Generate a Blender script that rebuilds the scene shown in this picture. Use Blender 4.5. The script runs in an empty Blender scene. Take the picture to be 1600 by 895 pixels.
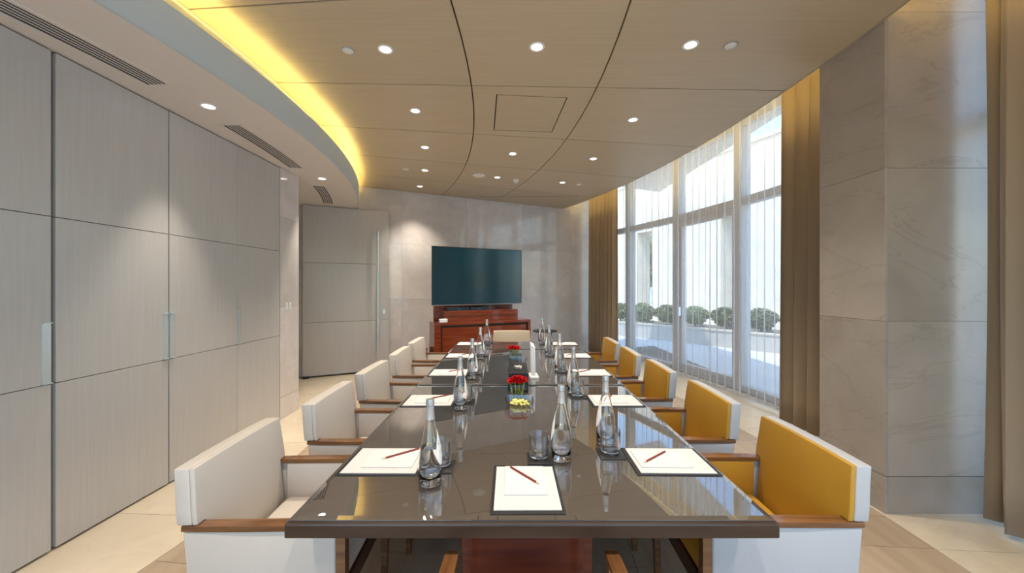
import bpy, bmesh, math, random
from mathutils import Vector, Matrix
random.seed(7)
SC = bpy.context.scene
COL = SC.collection
PI = math.pi
R_ = math.radians

# ------------------------------------------------------------------ camera
cam_d = bpy.data.cameras.new('camera'); cam = bpy.data.objects.new('camera', cam_d); COL.objects.link(cam)
cam.location = (0, 0, 1.5); cam.rotation_euler = (R_(90), 0, 0)
cam_d.sensor_width = 36; cam_d.lens = 590 / 1600 * 36; cam_d.clip_start = 0.05; cam_d.clip_end = 500
SC.camera = cam
# ------------------------------------------------------------------ exposure
SC.view_settings.view_transform = 'Standard'; SC.view_settings.look = 'None'
SC.view_settings.gamma = 1; SC.view_settings.use_curve_mapping = False
SC.view_settings.exposure = 1.38
# ------------------------------------------------------------------ light levels
SKY = 0.25; SUN = 1.5; DOWN = 46; COVE_L = 11; COVE_R = 5
WARM = (1.0, 0.88, 0.74); YEL = (1.0, 0.74, 0.24)
w = bpy.data.worlds.new('sky'); SC.world = w; w.use_nodes = True
nt = w.node_tree; nt.nodes.clear()
sky = nt.nodes.new('ShaderNodeTexSky'); sky.sky_type = 'NISHITA'; sky.sun_disc = False
sky.sun_elevation = R_(52); sky.sun_rotation = R_(210); sky.air_density = 1.0; sky.dust_density = 0.6; sky.ozone_density = 1.6
bg = nt.nodes.new('ShaderNodeBackground'); bg.inputs[1].default_value = SKY
wo = nt.nodes.new('ShaderNodeOutputWorld')
hsv = nt.nodes.new('ShaderNodeHueSaturation'); hsv.inputs['Saturation'].default_value = 1.0
nt.links.new(sky.outputs[0], hsv.inputs['Color']); nt.links.new(hsv.outputs[0], bg.inputs[0]); nt.links.new(bg.outputs[0], wo.inputs[0])
sd = bpy.data.lights.new('sun', 'SUN'); sd.energy = SUN; sd.angle = R_(1.0); sd.color = (1, .95, .87)
sun = bpy.data.objects.new('sun', sd); COL.objects.link(sun)
sun.location = (-4, -6, 12)
sun.rotation_euler = Vector((0.36, 0.50, -1.10)).to_track_quat('-Z', 'Y').to_euler()

# ================================================================== helpers
def tag(o, label=None, cat=None, group=None, kind=None):
    if label: o['label'] = label
    if cat: o['category'] = cat
    if group: o['group'] = group
    if kind: o['kind'] = kind
    return o
def empty(name, loc=(0, 0, 0), rz=0, label=None, cat=None, group=None):
    o = bpy.data.objects.new(name, None); COL.objects.link(o); o.empty_display_size = .05
    o.location = loc; o.rotation_euler = (0, 0, rz)
    return tag(o, label, cat, group)
def link(name, me, parent=None, loc=None, rz=None):
    o = bpy.data.objects.new(name, me); COL.objects.link(o)
    if parent: o.parent = parent
    if loc is not None: o.location = loc
    if rz is not None: o.rotation_euler = (0, 0, rz)
    return o
def obj(name, bm, m, parent=None, smooth=False, loc=None, rz=None):
    bmesh.ops.recalc_face_normals(bm, faces=bm.faces)
    me = bpy.data.meshes.new(name); bm.to_mesh(me); bm.free()
    for mm in (m if isinstance(m, (list, tuple)) else [m]): me.materials.append(mm)
    if smooth:
        for p in me.polygons: p.use_smooth = True
    return link(name, me, parent, loc, rz)
def autosmooth(o, ang=40):
    me = o.data
    for p in me.polygons: p.use_smooth = True
    bm = bmesh.new(); bm.from_mesh(me)
    for e in bm.edges:
        if len(e.link_faces) == 2 and e.calc_face_angle(0) > R_(ang): e.smooth = False
        if len(e.link_faces) != 2: e.smooth = False
    bm.to_mesh(me); bm.free(); return o
def copy_tree(o, parent=None):
    c = o.copy(); COL.objects.link(c)
    if parent: c.parent = parent
    for ch in list(o.children): copy_tree(ch, c)
    return c
def box(bm, x0, x1, y0, y1, z0, z1, bev=0, seg=2):
    vs = [bm.verts.new(p) for p in [(x0,y0,z0),(x1,y0,z0),(x1,y1,z0),(x0,y1,z0),(x0,y0,z1),(x1,y0,z1),(x1,y1,z1),(x0,y1,z1)]]
    fs = [bm.faces.new([vs[i] for i in q]) for q in [(0,3,2,1),(4,5,6,7),(0,1,5,4),(1,2,6,5),(2,3,7,6),(3,0,4,7)]]
    if bev:
        es = list({e for f in fs for e in f.edges})
        r = bmesh.ops.bevel(bm, geom=es, offset=bev, segments=seg, profile=.5, affect='EDGES')
    return vs
def nb(): return bmesh.new()
def bbox(name, b, m, parent=None, bev=0, seg=2, smooth=False, **k):
    bm = nb(); box(bm, *b, bev=bev, seg=seg); o = obj(name, bm, m, parent, **k)
    if smooth: autosmooth(o)
    return o
def prism(bm, poly, z0, z1, top=True, bottom=True, mi=0):
    a = [bm.verts.new((p[0], p[1], z0)) for p in poly]; b = [bm.verts.new((p[0], p[1], z1)) for p in poly]
    n = len(poly)
    if bottom: bm.faces.new(a[::-1])
    if top: bm.faces.new(b)
    for i in range(n): bm.faces.new((a[i], a[(i+1) % n], b[(i+1) % n], b[i]))
def lathe(bm, prof, seg=32, loc=(0, 0, 0), cap=True):
    rings = []
    for r, z in prof:
        if r < 1e-6: rings.append([bm.verts.new((loc[0], loc[1], loc[2]+z))])
        else: rings.append([bm.verts.new((loc[0]+r*math.cos(2*PI*i/seg), loc[1]+r*math.sin(2*PI*i/seg), loc[2]+z)) for i in range(seg)])
    for A, B in zip(rings, rings[1:]):
        for i in range(seg):
            j = (i+1) % seg
            if len(A) == 1 and len(B) == 1: continue
            if len(A) == 1: bm.faces.new((A[0], B[j], B[i]))
            elif len(B) == 1: bm.faces.new((A[i], A[j], B[0]))
            else: bm.faces.new((A[i], A[j], B[j], B[i]))
def tube(bm, pts, r, seg=8):
    rings = []
    n = len(pts)
    for i, p in enumerate(pts):
        p = Vector(p); d = (Vector(pts[min(i+1, n-1)]) - Vector(pts[max(i-1, 0)])).normalized()
        u = d.cross(Vector((0, 0, 1))); u = u.normalized() if u.length > 1e-4 else Vector((1, 0, 0)); v = d.cross(u)
        rr = r[i] if isinstance(r, (list, tuple)) else r
        rings.append([bm.verts.new(p + u*rr*math.cos(2*PI*k/seg) + v*rr*math.sin(2*PI*k/seg)) for k in range(seg)])
    for A, B in zip(rings, rings[1:]):
        for k in range(seg): bm.faces.new((A[k], A[(k+1) % seg], B[(k+1) % seg], B[k]))
    bm.faces.new(rings[0][::-1]); bm.faces.new(rings[-1])

# the room is laid out on arcs about one centre
CX, CY = -9.8, 3.0
def pol(r, a): return (CX + r*math.cos(a), CY + r*math.sin(a))
def wall_y(x): return 7.937 + .495*x
def clip(poly, A, B, Cc):                     # keep A*x+B*y<=C
    out = []
    for i in range(len(poly)):
        p, q = poly[i], poly[(i+1) % len(poly)]
        fp, fq = A*p[0]+B*p[1]-Cc, A*q[0]+B*q[1]-Cc
        if fp <= 0: out.append(p)
        if (fp < 0 < fq) or (fq < 0 < fp):
            t = fp/(fp-fq); out.append((p[0]+t*(q[0]-p[0]), p[1]+t*(q[1]-p[1])))
    return out
def area(p): return .5*sum(p[i][0]*p[(i+1) % len(p)][1]-p[(i+1) % len(p)][0]*p[i][1] for i in range(len(p)))
def cell(r0, r1, a0, a1, gr=0.0, n=6):
    r0 += gr; r1 -= gr
    g0, g1 = gr/r0, gr/r1
    p = [pol(r1, a0+g1+(a1-a0-2*g1)*i/n) for i in range(n+1)]
    p += [pol(r0, a1-g0-(a1-a0-2*g0)*i/n) for i in range(n+1)]
    return p
def ribbon_arc(bm, prof, a0, a1, n=64, closed=False):      # profile (R,z) swept along the arc
    rings = [[bm.verts.new((*pol(r, a0+(a1-a0)*i/n), z)) for r, z in prof] for i in range(n+1)]
    m = len(prof)
    for A, B in zip(rings, rings[1:]):
        for k in range(m if closed else m-1): bm.faces.new((A[k], A[(k+1) % m], B[(k+1) % m], B[k]))
    if closed: bm.faces.new(rings[0][::-1]); bm.faces.new(rings[-1])

# ================================================================== materials
def base_mat(name):
    m = bpy.data.materials.new(name); m.use_nodes = True
    return m, m.node_tree, m.node_tree.nodes['Principled BSDF']
def mat(name, c, rough=.5, metal=0, spec=.5, coat=0, coat_r=.05, c2=None, scale=(5, 5, 5), detail=4, bump=0, sheen=0, contrast=(.35, .65), rnd=0, dist=0, bscale=None, trans=0, ior=1.45):
    m, t, b = base_mat(name); L = t.links.new
    b.inputs['Base Color'].default_value = (*c, 1); b.inputs['Roughness'].default_value = rough
    b.inputs['Metallic'].default_value = metal; b.inputs['Specular IOR Level'].default_value = spec
    b.inputs['Coat Weight'].default_value = coat; b.inputs['Coat Roughness'].default_value = coat_r
    b.inputs['Sheen Weight'].default_value = sheen; b.inputs['Transmission Weight'].default_value = trans; b.inputs['IOR'].default_value = ior
    if c2 or bump:
        tc = t.nodes.new('ShaderNodeTexCoord'); mp = t.nodes.new('ShaderNodeMapping'); mp.inputs['Scale'].default_value = scale
        L(tc.outputs['Object'], mp.inputs['Vector'])
        oi = t.nodes.new('ShaderNodeObjectInfo')
        mu = t.nodes.new('ShaderNodeVectorMath'); mu.operation = 'SCALE'; mu.inputs[0].default_value = (37, 91, 53)
        L(oi.outputs['Random'], mu.inputs['Scale']); L(mu.outputs[0], mp.inputs['Location'])
        no = t.nodes.new('ShaderNodeTexNoise'); no.inputs['Scale'].default_value = 1; no.inputs['Detail'].default_value = detail; no.inputs['Distortion'].default_value = dist
        L(mp.outputs[0], no.inputs['Vector'])
        if c2:
            cr = t.nodes.new('ShaderNodeValToRGB'); cr.color_ramp.elements[0].position = contrast[0]; cr.color_ramp.elements[1].position = contrast[1]
            cr.color_ramp.elements[0].color = (*c2, 1); cr.color_ramp.elements[1].color = (*c, 1)
            L(no.outputs['Fac'], cr.inputs[0])
            if rnd:
                hs = t.nodes.new('ShaderNodeHueSaturation'); mr = t.nodes.new('ShaderNodeMapRange')
                mr.inputs['To Min'].default_value = 1-rnd; mr.inputs['To Max'].default_value = 1+rnd
                L(oi.outputs['Random'], mr.inputs['Value']); L(mr.outputs[0], hs.inputs['Value']); L(cr.outputs[0], hs.inputs['Color'])
                L(hs.outputs[0], b.inputs['Base Color'])
            else: L(cr.outputs[0], b.inputs['Base Color'])
        if bump:
            bp = t.nodes.new('ShaderNodeBump'); bp.inputs['Strength'].default_value = bump; bp.inputs['Distance'].default_value = .002
            if bscale:
                n2 = t.nodes.new('ShaderNodeTexNoise'); n2.inputs['Scale'].default_value = bscale; L(tc.outputs['Object'], n2.inputs['Vector']); L(n2.outputs['Fac'], bp.inputs['Height'])
            else: L(no.outputs['Fac'], bp.inputs['Height'])
            L(bp.outputs[0], b.inputs['Normal'])
    return m
def marble(name, light, dark, vein, rough=.12, vs=.9, vein_amt=.55, rnd=.06, coat=.0):
    m, t, b = base_mat(name); L = t.links.new; N = t.nodes.new
    tc = N('ShaderNodeTexCoord'); oi = N('ShaderNodeObjectInfo')
    mu = N('ShaderNodeVectorMath'); mu.operation = 'SCALE'; mu.inputs[0].default_value = (31, 17, 53)
    ad = N('ShaderNodeVectorMath'); ad.operation = 'ADD'
    L(oi.outputs['Random'], mu.inputs['Scale']); L(tc.outputs['Object'], ad.inputs[0]); L(mu.outputs[0], ad.inputs[1])
    n1 = N('ShaderNodeTexNoise'); n1.inputs['Scale'].default_value = 2.2*vs; n1.inputs['Detail'].default_value = 7; n1.inputs['Roughness'].default_value = .62; n1.inputs['Distortion'].default_value = .6
    L(ad.outputs[0], n1.inputs['Vector'])
    cr = N('ShaderNodeValToRGB'); cr.color_ramp.elements[0].position = .3; cr.color_ramp.elements[1].position = .7
    cr.color_ramp.elements[0].color = (*dark, 1); cr.color_ramp.elements[1].color = (*light, 1)
    L(n1.outputs['Fac'], cr.inputs[0])
    mp = N('ShaderNodeMapping'); mp.inputs['Rotation'].default_value = (.35, .3, .2); mp.inputs['Scale'].default_value = (.55, .55, 1.5)
    L(ad.outputs[0], mp.inputs[0])
    n2 = N('ShaderNodeTexNoise'); n2.inputs['Scale'].default_value = 1.7*vs; n2.inputs['Detail'].default_value = 9; n2.inputs['Roughness'].default_value = .6; n2.inputs['Distortion'].default_value = 1.1
    L(mp.outputs[0], n2.inputs['Vector'])
    v = N('ShaderNodeValToRGB'); v.color_ramp.elements[0].position = .488; v.color_ramp.elements[0].color = (0, 0, 0, 1)
    e = v.color_ramp.elements.new(.5); e.color = (1, 1, 1, 1); v.color_ramp.elements[2].position = .512; v.color_ramp.elements[2].color = (0, 0, 0, 1)
    L(n2.outputs['Fac'], v.inputs[0])
    ml = N('ShaderNodeMath'); ml.operation = 'MULTIPLY'; ml.inputs[1].default_value = vein_amt; L(v.outputs[0], ml.inputs[0])
    mx = N('ShaderNodeMixRGB'); mx.inputs[2].default_value = (*vein, 1); L(ml.outputs[0], mx.inputs[0]); L(cr.outputs[0], mx.inputs[1])
    hs = N('ShaderNodeHueSaturation'); mr = N('ShaderNodeMapRange'); mr.inputs['To Min'].default_value = 1-rnd; mr.inputs['To Max'].default_value = 1+rnd
    L(oi.outputs['Random'], mr.inputs['Value']); L(mr.outputs[0], hs.inputs['Value']); L(mx.outputs[0], hs.inputs['Color']); L(hs.outputs[0], b.inputs['Base Color'])
    b.inputs['Roughness'].default_value = rough
    return m
def emis(name, c, s):
    m = bpy.data.materials.new(name); m.use_nodes = True; t = m.node_tree; t.nodes.clear()
    e = t.nodes.new('ShaderNodeEmission'); e.inputs[0].default_value = (*c, 1); e.inputs[1].default_value = s
    o = t.nodes.new('ShaderNodeOutputMaterial'); t.links.new(e.outputs[0], o.inputs[0]); return m
def pane_mat(name, tint=(.93, .97, .97), refl=1.0, expo=4.0, rough=0.0):
    m = bpy.data.materials.new(name); m.use_nodes = True; t = m.node_tree; t.nodes.clear(); N = t.nodes.new; L = t.links.new
    tr = N('ShaderNodeBsdfTransparent'); tr.inputs[0].default_value = (*tint, 1)
    gl = N('ShaderNodeBsdfGlossy'); gl.inputs['Roughness'].default_value = rough
    lw = N('ShaderNodeLayerWeight'); lw.inputs[0].default_value = .5
    pw = N('ShaderNodeMath'); pw.operation = 'POWER'; pw.inputs[1].default_value = expo; L(lw.outputs['Facing'], pw.inputs[0])
    mu = N('ShaderNodeMath'); mu.operation = 'MULTIPLY_ADD'; mu.inputs[1].default_value = .7*refl; mu.inputs[2].default_value = .04*refl; L(pw.outputs[0], mu.inputs[0])
    mx = N('ShaderNodeMixShader'); L(mu.outputs[0], mx.inputs[0]); L(tr.outputs[0], mx.inputs[1]); L(gl.outputs[0], mx.inputs[2])
    o = N('ShaderNodeOutputMaterial'); L(mx.outputs[0], o.inputs[0]); return m
def sheer_mat():
    m = bpy.data.materials.new('sheer_voile'); m.use_nodes = True; t = m.node_tree; t.nodes.clear(); N = t.nodes.new; L = t.links.new
    tr = N('ShaderNodeBsdfTransparent'); tr.inputs[0].default_value = (.97, .97, .97, 1)
    df = N('ShaderNodeBsdfDiffuse'); df.inputs[0].default_value = (.80, .80, .80, 1)
    tl = N('ShaderNodeBsdfTranslucent'); tl.inputs[0].default_value = (.80, .80, .80, 1)
    m1 = N('ShaderNodeMixShader'); m1.inputs[0].default_value = .55; L(df.outputs[0], m1.inputs[1]); L(tl.outputs[0], m1.inputs[2])
    lw = N('ShaderNodeLayerWeight'); lw.inputs[0].default_value = .35
    mr = N('ShaderNodeMapRange'); mr.inputs['From Min'].default_value = .1; mr.inputs['From Max'].default_value = .85; mr.inputs['To Min'].default_value = .27; mr.inputs['To Max'].default_value = .80
    L(lw.outputs['Facing'], mr.inputs[0])
    m2 = N('ShaderNodeMixShader'); L(mr.outputs[0], m2.inputs[0]); L(tr.outputs[0], m2.inputs[1]); L(m1.outputs[0], m2.inputs[2])
    o = N('ShaderNodeOutputMaterial'); L(m2.outputs[0], o.inputs[0]); return m
M = {}
M['panel'] = mat('pale_oak_veneer', (.54, .525, .505), .28, c2=(.50, .485, .465), scale=(60, 60, 2.2), detail=5, bump=.08, rnd=.03, contrast=(.3, .7), spec=.55)
M['ceil'] = mat('ceiling_veneer', (.56, .47, .33), .42, c2=(.525, .435, .30), scale=(1.6, 46, 10), detail=5, rnd=.03)
M['gap'] = mat('dark_brown_recess', (.055, .028, .015), .7)
M['groove'] = mat('brown_shadow_gap', (.11, .055, .030), .6)
M['plaster'] = mat('painted_plaster', (.74, .70, .66), .7)
M['fascia'] = mat('fascia_paint', (.54, .62, .66), .5)
M['cream'] = mat('cream_lip_paint', (.88, .84, .76), .6)
M['white'] = mat('white_paint', (.82, .82, .80), .45)
M['marble_wall'] = marble('grey_beige_marble', (.60, .57, .54), (.47, .44, .41), (.30, .25, .20), .10, .8, .25)
M['marble_back'] = marble('polished_pale_marble', (.70, .66, .64), (.58, .54, .52), (.40, .34, .30), .07, 1.3, .2)
M['marble_pier'] = marble('brown_vein_marble', (.46, .405, .345), (.36, .315, .265), (.24, .18, .13), .28, .8, .32, .13)
M['floor_cream'] = marble('cream_floor_marble', (.72, .63, .48), (.63, .54, .40), (.55, .45, .32), .22, 1.2, .2, .03)
M['floor_tan'] = mat('tan_floor_stone', (.46, .36, .25), .32, c2=(.37, .28, .19), scale=(14, 1.2, 1), detail=6, rnd=.07, contrast=(.3, .7))
M['grout'] = mat('floor_grout', (.20, .16, .12), .8)
M['wood'] = mat('walnut_wood', (.17, .075, .030), .28, c2=(.09, .035, .014), scale=(4, 40, 40), detail=5, coat=.4)
M['armwood'] = mat('oiled_arm_wood', (.22, .10, .038), .25, c2=(.12, .05, .018), scale=(4, 40, 40), detail=5, coat=.5)
M['legwood'] = mat('dark_leg_wood', (.085, .028, .014), .35, c2=(.05, .016, .008), scale=(30, 30, 3), coat=.3)
M['red'] = mat('red_mahogany', (.22, .042, .013), .22, c2=(.14, .022, .008), scale=(3, 3, 26), detail=6, coat=.6)
M['redh'] = mat('red_mahogany_flat_grain', (.23, .048, .016), .22, c2=(.15, .026, .009), scale=(2, 2, 30), detail=6, coat=.6)
M['tabletop'] = mat('dark_walnut_top', (.050, .028, .018), .35, c2=(.035, .02, .013), scale=(3, 30, 30), coat=.15)
M['tglass'] = mat('tinted_table_glass', (.070, .060, .052), .012, spec=1.0, ior=2.1, coat=.6, coat_r=.01)
M['leather_l'] = mat('cream_leather', (.58, .53, .47), .42, bump=.15, bscale=260)
M['leather_w'] = mat('pale_outer_leather', (.43, .44, .46), .36, bump=.12, bscale=260)  # outer faces of window-side chairs: cool daylight on cream leather, put into the colour
M['gold'] = mat('gold_leather', (.47, .26, .032), .42, bump=.15, bscale=260, c2=(.42, .22, .025), scale=(3, 3, 3))  # warm room light on cream chair fronts, put into the colour
M['beige'] = mat('beige_leather', (.50, .42, .31), .42, bump=.15, bscale=260)
M['piping'] = mat('grey_piping', (.42, .40, .38), .5)
M['drape'] = mat('taupe_drape', (.37, .285, .195), .75, sheen=.25, c2=(.355, .27, .185), scale=(300, 300, 300), bump=0)
M['sheer'] = sheer_mat()
def lip_mat():
    m = bpy.data.materials.new('frosted_cream_acrylic'); m.use_nodes = True; t = m.node_tree; t.nodes.clear(); N = t.nodes.new; L = t.links.new
    df = N('ShaderNodeBsdfDiffuse'); df.inputs[0].default_value = (.86, .82, .74, 1)
    tl = N('ShaderNodeBsdfTranslucent'); tl.inputs[0].default_value = (.86, .84, .80, 1)
    m1 = N('ShaderNodeMixShader'); m1.inputs[0].default_value = .5; L(df.outputs[0], m1.inputs[1]); L(tl.outputs[0], m1.inputs[2])
    o = N('ShaderNodeOutputMaterial'); L(m1.outputs[0], o.inputs[0]); return m
M['lip'] = lip_mat()
M['pane'] = pane_mat('window_glass')
M['frame'] = mat('grey_window_frame', (.55, .54, .54), .45)
M['chrome'] = mat('brushed_steel', (.74, .84, .88), .38, metal=.75)
M['black'] = mat('black_plastic', (.012, .013, .015), .35)
M['blackmetal'] = mat('black_metal', (.02, .02, .022), .35, metal=.6)
M['screen'] = mat('screen_glass', (.004, .034, .052), .16, spec=.9)
M['glass'] = mat('clear_glass', (1, 1, 1), 0, trans=1, ior=1.45)
M['dish'] = pane_mat('thin_clear_glass', (.985, .995, 1), 1.2)
M['vase'] = pane_mat('vase_glass', (.99, 1, .99), .8)
M['tumbler'] = pane_mat('tumbler_glass', (.985, .995, 1), 1.9, 2.2)
M['water'] = mat('water', (.985, 1, 1), 0, trans=1, ior=1.33)
M['cap'] = mat('silver_cap', (.42, .43, .45), .3, metal=.6)
M['foil'] = mat('frosted_neck_wrap', (.50, .49, .48), .25, metal=.5)
M['label'] = mat('white_label', (.86, .84, .80), .4)
M['goldprint'] = mat('gold_print', (.45, .33, .12), .4)
M['leatherpad'] = mat('black_leather_blotter', (.018, .017, .018), .38, bump=.2, bscale=300)
M['paper'] = mat('white_paper', (.60, .58, .56), .75)
M['paper2'] = mat('note_paper', (.64, .62, .60), .75)
M['pencil'] = mat('red_pencil_lacquer', (.20, .018, .012), .35, coat=.3)
M['pwood'] = mat('sharpened_wood', (.70, .50, .30), .6)
M['lead'] = mat('graphite', (.03, .03, .03), .4)
M['rose'] = mat('red_rose_petal', (.56, .003, .006), .55, c2=(.36, .001, .004), scale=(60, 60, 60), spec=.2)
M['stem'] = mat('green_leaf', (.10, .24, .02), .5, c2=(.30, .30, .05), scale=(50, 50, 30))
M['candy'] = mat('yellow_sweets', (.90, .80, .22), .35)
M['lens'] = emis('downlight_lens', (1, .95, .88), 3)
M['cove'] = emis('cove_tube_left', YEL, COVE_L)
M['cove_r'] = emis('cove_tube_right', YEL, COVE_R)
M['facade'] = mat('cream_stone_facade', (.68, .60, .50), .8, c2=(.60, .54, .46), scale=(2, 2, 2))
M['terrace'] = mat('pale_terrace_paving', (.74, .73, .71), .7, c2=(.69, .68, .66), scale=(1.5, 1.5, 1.5))
M['planter'] = mat('grey_planter_stone', (.50, .48, .46), .8)
M['farwall'] = mat('far_building_render', (.50, .56, .60), .7)
M['farglass'] = mat('far_window_glass', (.12, .22, .28), .1)
M['leaf'] = mat('shrub_leaf', (.26, .29, .16), .6, c2=(.15, .19, .09), scale=(30, 30, 30), rnd=.2)
M['leaf2'] = mat('yellow_green_tree_leaf', (.46, .44, .10), .6, c2=(.18, .26, .06), scale=(9, 9, 9), rnd=.1)
M['bark'] = mat('bark', (.16, .11, .07), .9)

# ================================================================== structure
A0, A1 = R_(-22), R_(29)
def S(o, label): return tag(o, label, kind='structure')
# ---- floor
bm = nb(); poly = [(-3.95, -1.75), (3.6, -1.75), (3.6, 9.6), (-3.95, 6.1)]
prism(bm, poly, -.12, -.006); floor = S(obj('floor', bm, M['grout']), 'polished stone floor, tan field between cream marble borders')
def in_room(p, cy):
    p = clip(p, -.495, 1, 7.937-.02)
    if cy < 4.6: p = clip(p, -1, 0, 2.66) if p else p
    else: p = clip(p, -1, 0, 3.9) if p else p
    p = clip(p, 0, -1, 1.7) if p else p
    return p
def floor_piece(name, r0, r1, a0, a1, m):
    cy = CY + .5*(r0+r1)*math.sin(.5*(a0+a1))
    p = in_room(cell(r0, r1, a0, a1, .0015, 4), cy)
    if len(p) < 3 or abs(area(p)) < .01: return
    bm = nb(); prism(bm, p, -.006, 0, bottom=False); obj(name, bm, m, floor)
da = R_(1.43); NA = int((A1-R_(-23.3))/da)+1
rad = [7.9, 8.77, 9.64, 10.51, 11.38, 12.25]
for j in range(len(rad)-1):
    for i in range(NA):
        a = R_(-3.93)+(i-14)*da
        floor_piece('stone_tile', rad[j], rad[j+1], a, a+da, M['floor_tan'])
for i in range(14):
    a = R_(-25.4)+i*R_(4.29)
    floor_piece('marble_slab', 5.9, 6.9, a, a+R_(4.29), M['floor_cream'])
    floor_piece('marble_slab', 6.9, 7.9, a, a+R_(4.29), M['floor_cream'])
    floor_piece('marble_slab', 12.25, 13.28, a, a+R_(4.29), M['floor_cream'])

# ---- wooden ceiling of curved panels
HC = 3.25
bm = nb(); p = clip(cell(7.775, 12.24, A0, A1, 0, 40), -.495, 1, 7.93); prism(bm, p, HC+.022, HC+.06)
ceiling = S(obj('ceiling', bm, M['gap']), 'pale wood panel ceiling with curved dark joints')
ja = [R_(v) for v in (-23.5, -17.2, -10.9, -4.52, 1.76, 8.13, 14.65, 21.1, 30)]
rb = [7.775, 9.45, 10.55, 12.25]
hatch = [(-.208+.0, 4.24), (.456, 4.293), (.517, 3.50), (-.144, 3.44)]
for i in range(len(ja)-1):
    for j in range(3):
        p = cell(rb[j], rb[j+1], ja[i], ja[i+1], .006, 10)
        p = clip(p, -.495, 1, 7.925)
        if len(p) < 3: continue
        q = [(rr) for rr in p]
        if area(q) < 0: q.reverse()
        bm = nb()
        if i == 4 and j == 1:
            outer = [bm.verts.new((x, y, HC)) for x, y in q]
            es = [bm.edges.new((outer[k], outer[(k+1) % len(outer)])) for k in range(len(outer))]
            inn = [bm.verts.new((x, y, HC)) for x, y in hatch]
            es += [bm.edges.new((inn[k], inn[(k+1) % 4])) for k in range(4)]
            bmesh.ops.triangle_fill(bm, use_beauty=True, edges=es)
            for loop in (outer, inn):
                up = [bm.verts.new((v.co.x, v.co.y, HC+.022)) for v in loop]
                for k in range(len(loop)): bm.faces.new((loop[k], loop[(k+1) % len(loop)], up[(k+1) % len(loop)], up[k]))
        else: prism(bm, q, HC, HC+.022, top=False)
        obj('ceiling_panel', bm, M['ceil'], ceiling)
hc_ = Vector((.155, 3.87)); bm = nb()
hp = [hc_+(Vector(v)-hc_)*.965 for v in hatch]; prism(bm, hp, HC+.001, HC+.02)
tag(obj('access_hatch', bm, M['ceil'], ceiling), 'square access hatch panel')
# thin hatch slit near the end wall
bm = nb(); box(bm, -.62, 1.25, 7.345, 7.352, HC-.002, HC+.001)
box(bm, -.62, -.612, 7.28, 7.35, HC-.002, HC+.001); box(bm, 1.242, 1.25, 7.28, 7.35, HC-.002, HC+.001)
obj('hatch_joint', bm, M['gap'], ceiling)
# upturned edge of the wood ceiling on the window side
bm = nb(); ribbon_arc(bm, [(12.25, HC), (12.262, HC), (12.262, HC+.07), (12.25, HC+.07)], R_(-20.5), R_(26.6), 60, True)
obj('ceiling_edge', bm, M['ceil'], ceiling)
# upper slab
bm = nb(); prism(bm, [(-3.95, -1.9), (3.75, -1.9), (3.75, 9.6), (-3.95, 6.1)], 3.9, 4.1)
S(obj('ceiling', bm, M['plaster']), 'plain slab above the raised cove')

# ---- soffit bulkhead over the cupboards with its curved fascia and lip
HS = 2.84
bm = nb()
arc = [pol(7.932, R_(-20)+(R_(27.2)-R_(-20))*i/60) for i in range(61)]
p = clip(arc+[(-3.9, 6.6), (-3.9, -1.7)], -.495, 1, 7.93); p = clip(p, 0, -1, 1.62)
prism(bm, p, HS, HS+.03)
soff = S(obj('trim_1', bm, M['plaster']), 'plastered soffit above the cupboards')
def arc_end(r):                                # angle at which the arc meets the end wall
    lo, hi = R_(0), R_(35)
    for _ in range(40):
        mid = .5*(lo+hi); x, y = pol(r, mid)
        if y < wall_y(x)-.005: lo = mid
        else: hi = mid
    return lo
bm = nb(); ribbon_arc(bm, [(7.9325, HS-.003), (7.955, HS-.003), (7.955, 3.06), (7.9325, 3.06)], R_(-19.5), arc_end(7.95), 80, True)
obj('fascia', bm, M['fascia'], soff, smooth=False)
bm = nb(); ribbon_arc(bm, [(7.4, 2.872), (7.93, 2.872)], R_(-19), arc_end(7.7), 60)
obj('cove_tray', bm, M['cream'], soff)
bm = nb(); ribbon_arc(bm, [(7.784, 2.8725), (7.79, 2.8725), (7.79, 3.10), (7.784, 3.10)], R_(-19), arc_end(7.79), 70, True)
obj('cove_shield', bm, M['cream'], soff)  # unseen strip added to keep the tube's light off the cream plaster
bm = nb(); ribbon_arc(bm, [(7.42, 2.872), (7.42, HC)], R_(-19), arc_end(7.4), 60)
obj('cove_back', bm, M['cream'], soff)
bm = nb(); ribbon_arc(bm, [(7.40, HC), (7.774, HC), (7.774, HC+.03), (7.40, HC+.03)], R_(-19.5), arc_end(7.6), 70, True)
S(obj('trim_4', bm, M['cream']), 'cream plaster strip between the wood ceiling and the soffit cove')
bm = nb(); ribbon_arc(bm, [(7.812, 2.89), (7.852, 2.89), (7.852, 2.874), (7.812, 2.874)], R_(-18.5), arc_end(7.83)-.004, 60, True)
t = obj('cove_light', bm, M['cove']); tag(t, 'yellow cove light tube behind the curved soffit lip', 'cove light')
bm = nb(); ribbon_arc(bm, [(12.08, HC+.10), (12.14, HC+.14), (12.10, HC+.16), (12.04, HC+.12)], R_(-18), R_(26.3), 60, True)
t = obj('cove_light', bm, M['cove_r']); tag(t, 'yellow cove light tube above the ceiling edge by the curtains', 'cove light')
bm = nb(); ribbon_arc(bm, [(12.0, HC+.062), (12.0, 3.9)], R_(-20), R_(26.8), 60)
S(obj('trim_2', bm, M['cream']), 'upstand behind the window-side cove')
bm = nb(); ribbon_arc(bm, [(12.02, HC+.062), (12.2, HC+.062), (12.2, HC+.09), (12.02, HC+.10)], R_(-18.5), R_(26.3), 60, True)
S(obj('trim_3', bm, M['cream']), 'ledge carrying the window-side cove tube')

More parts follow.
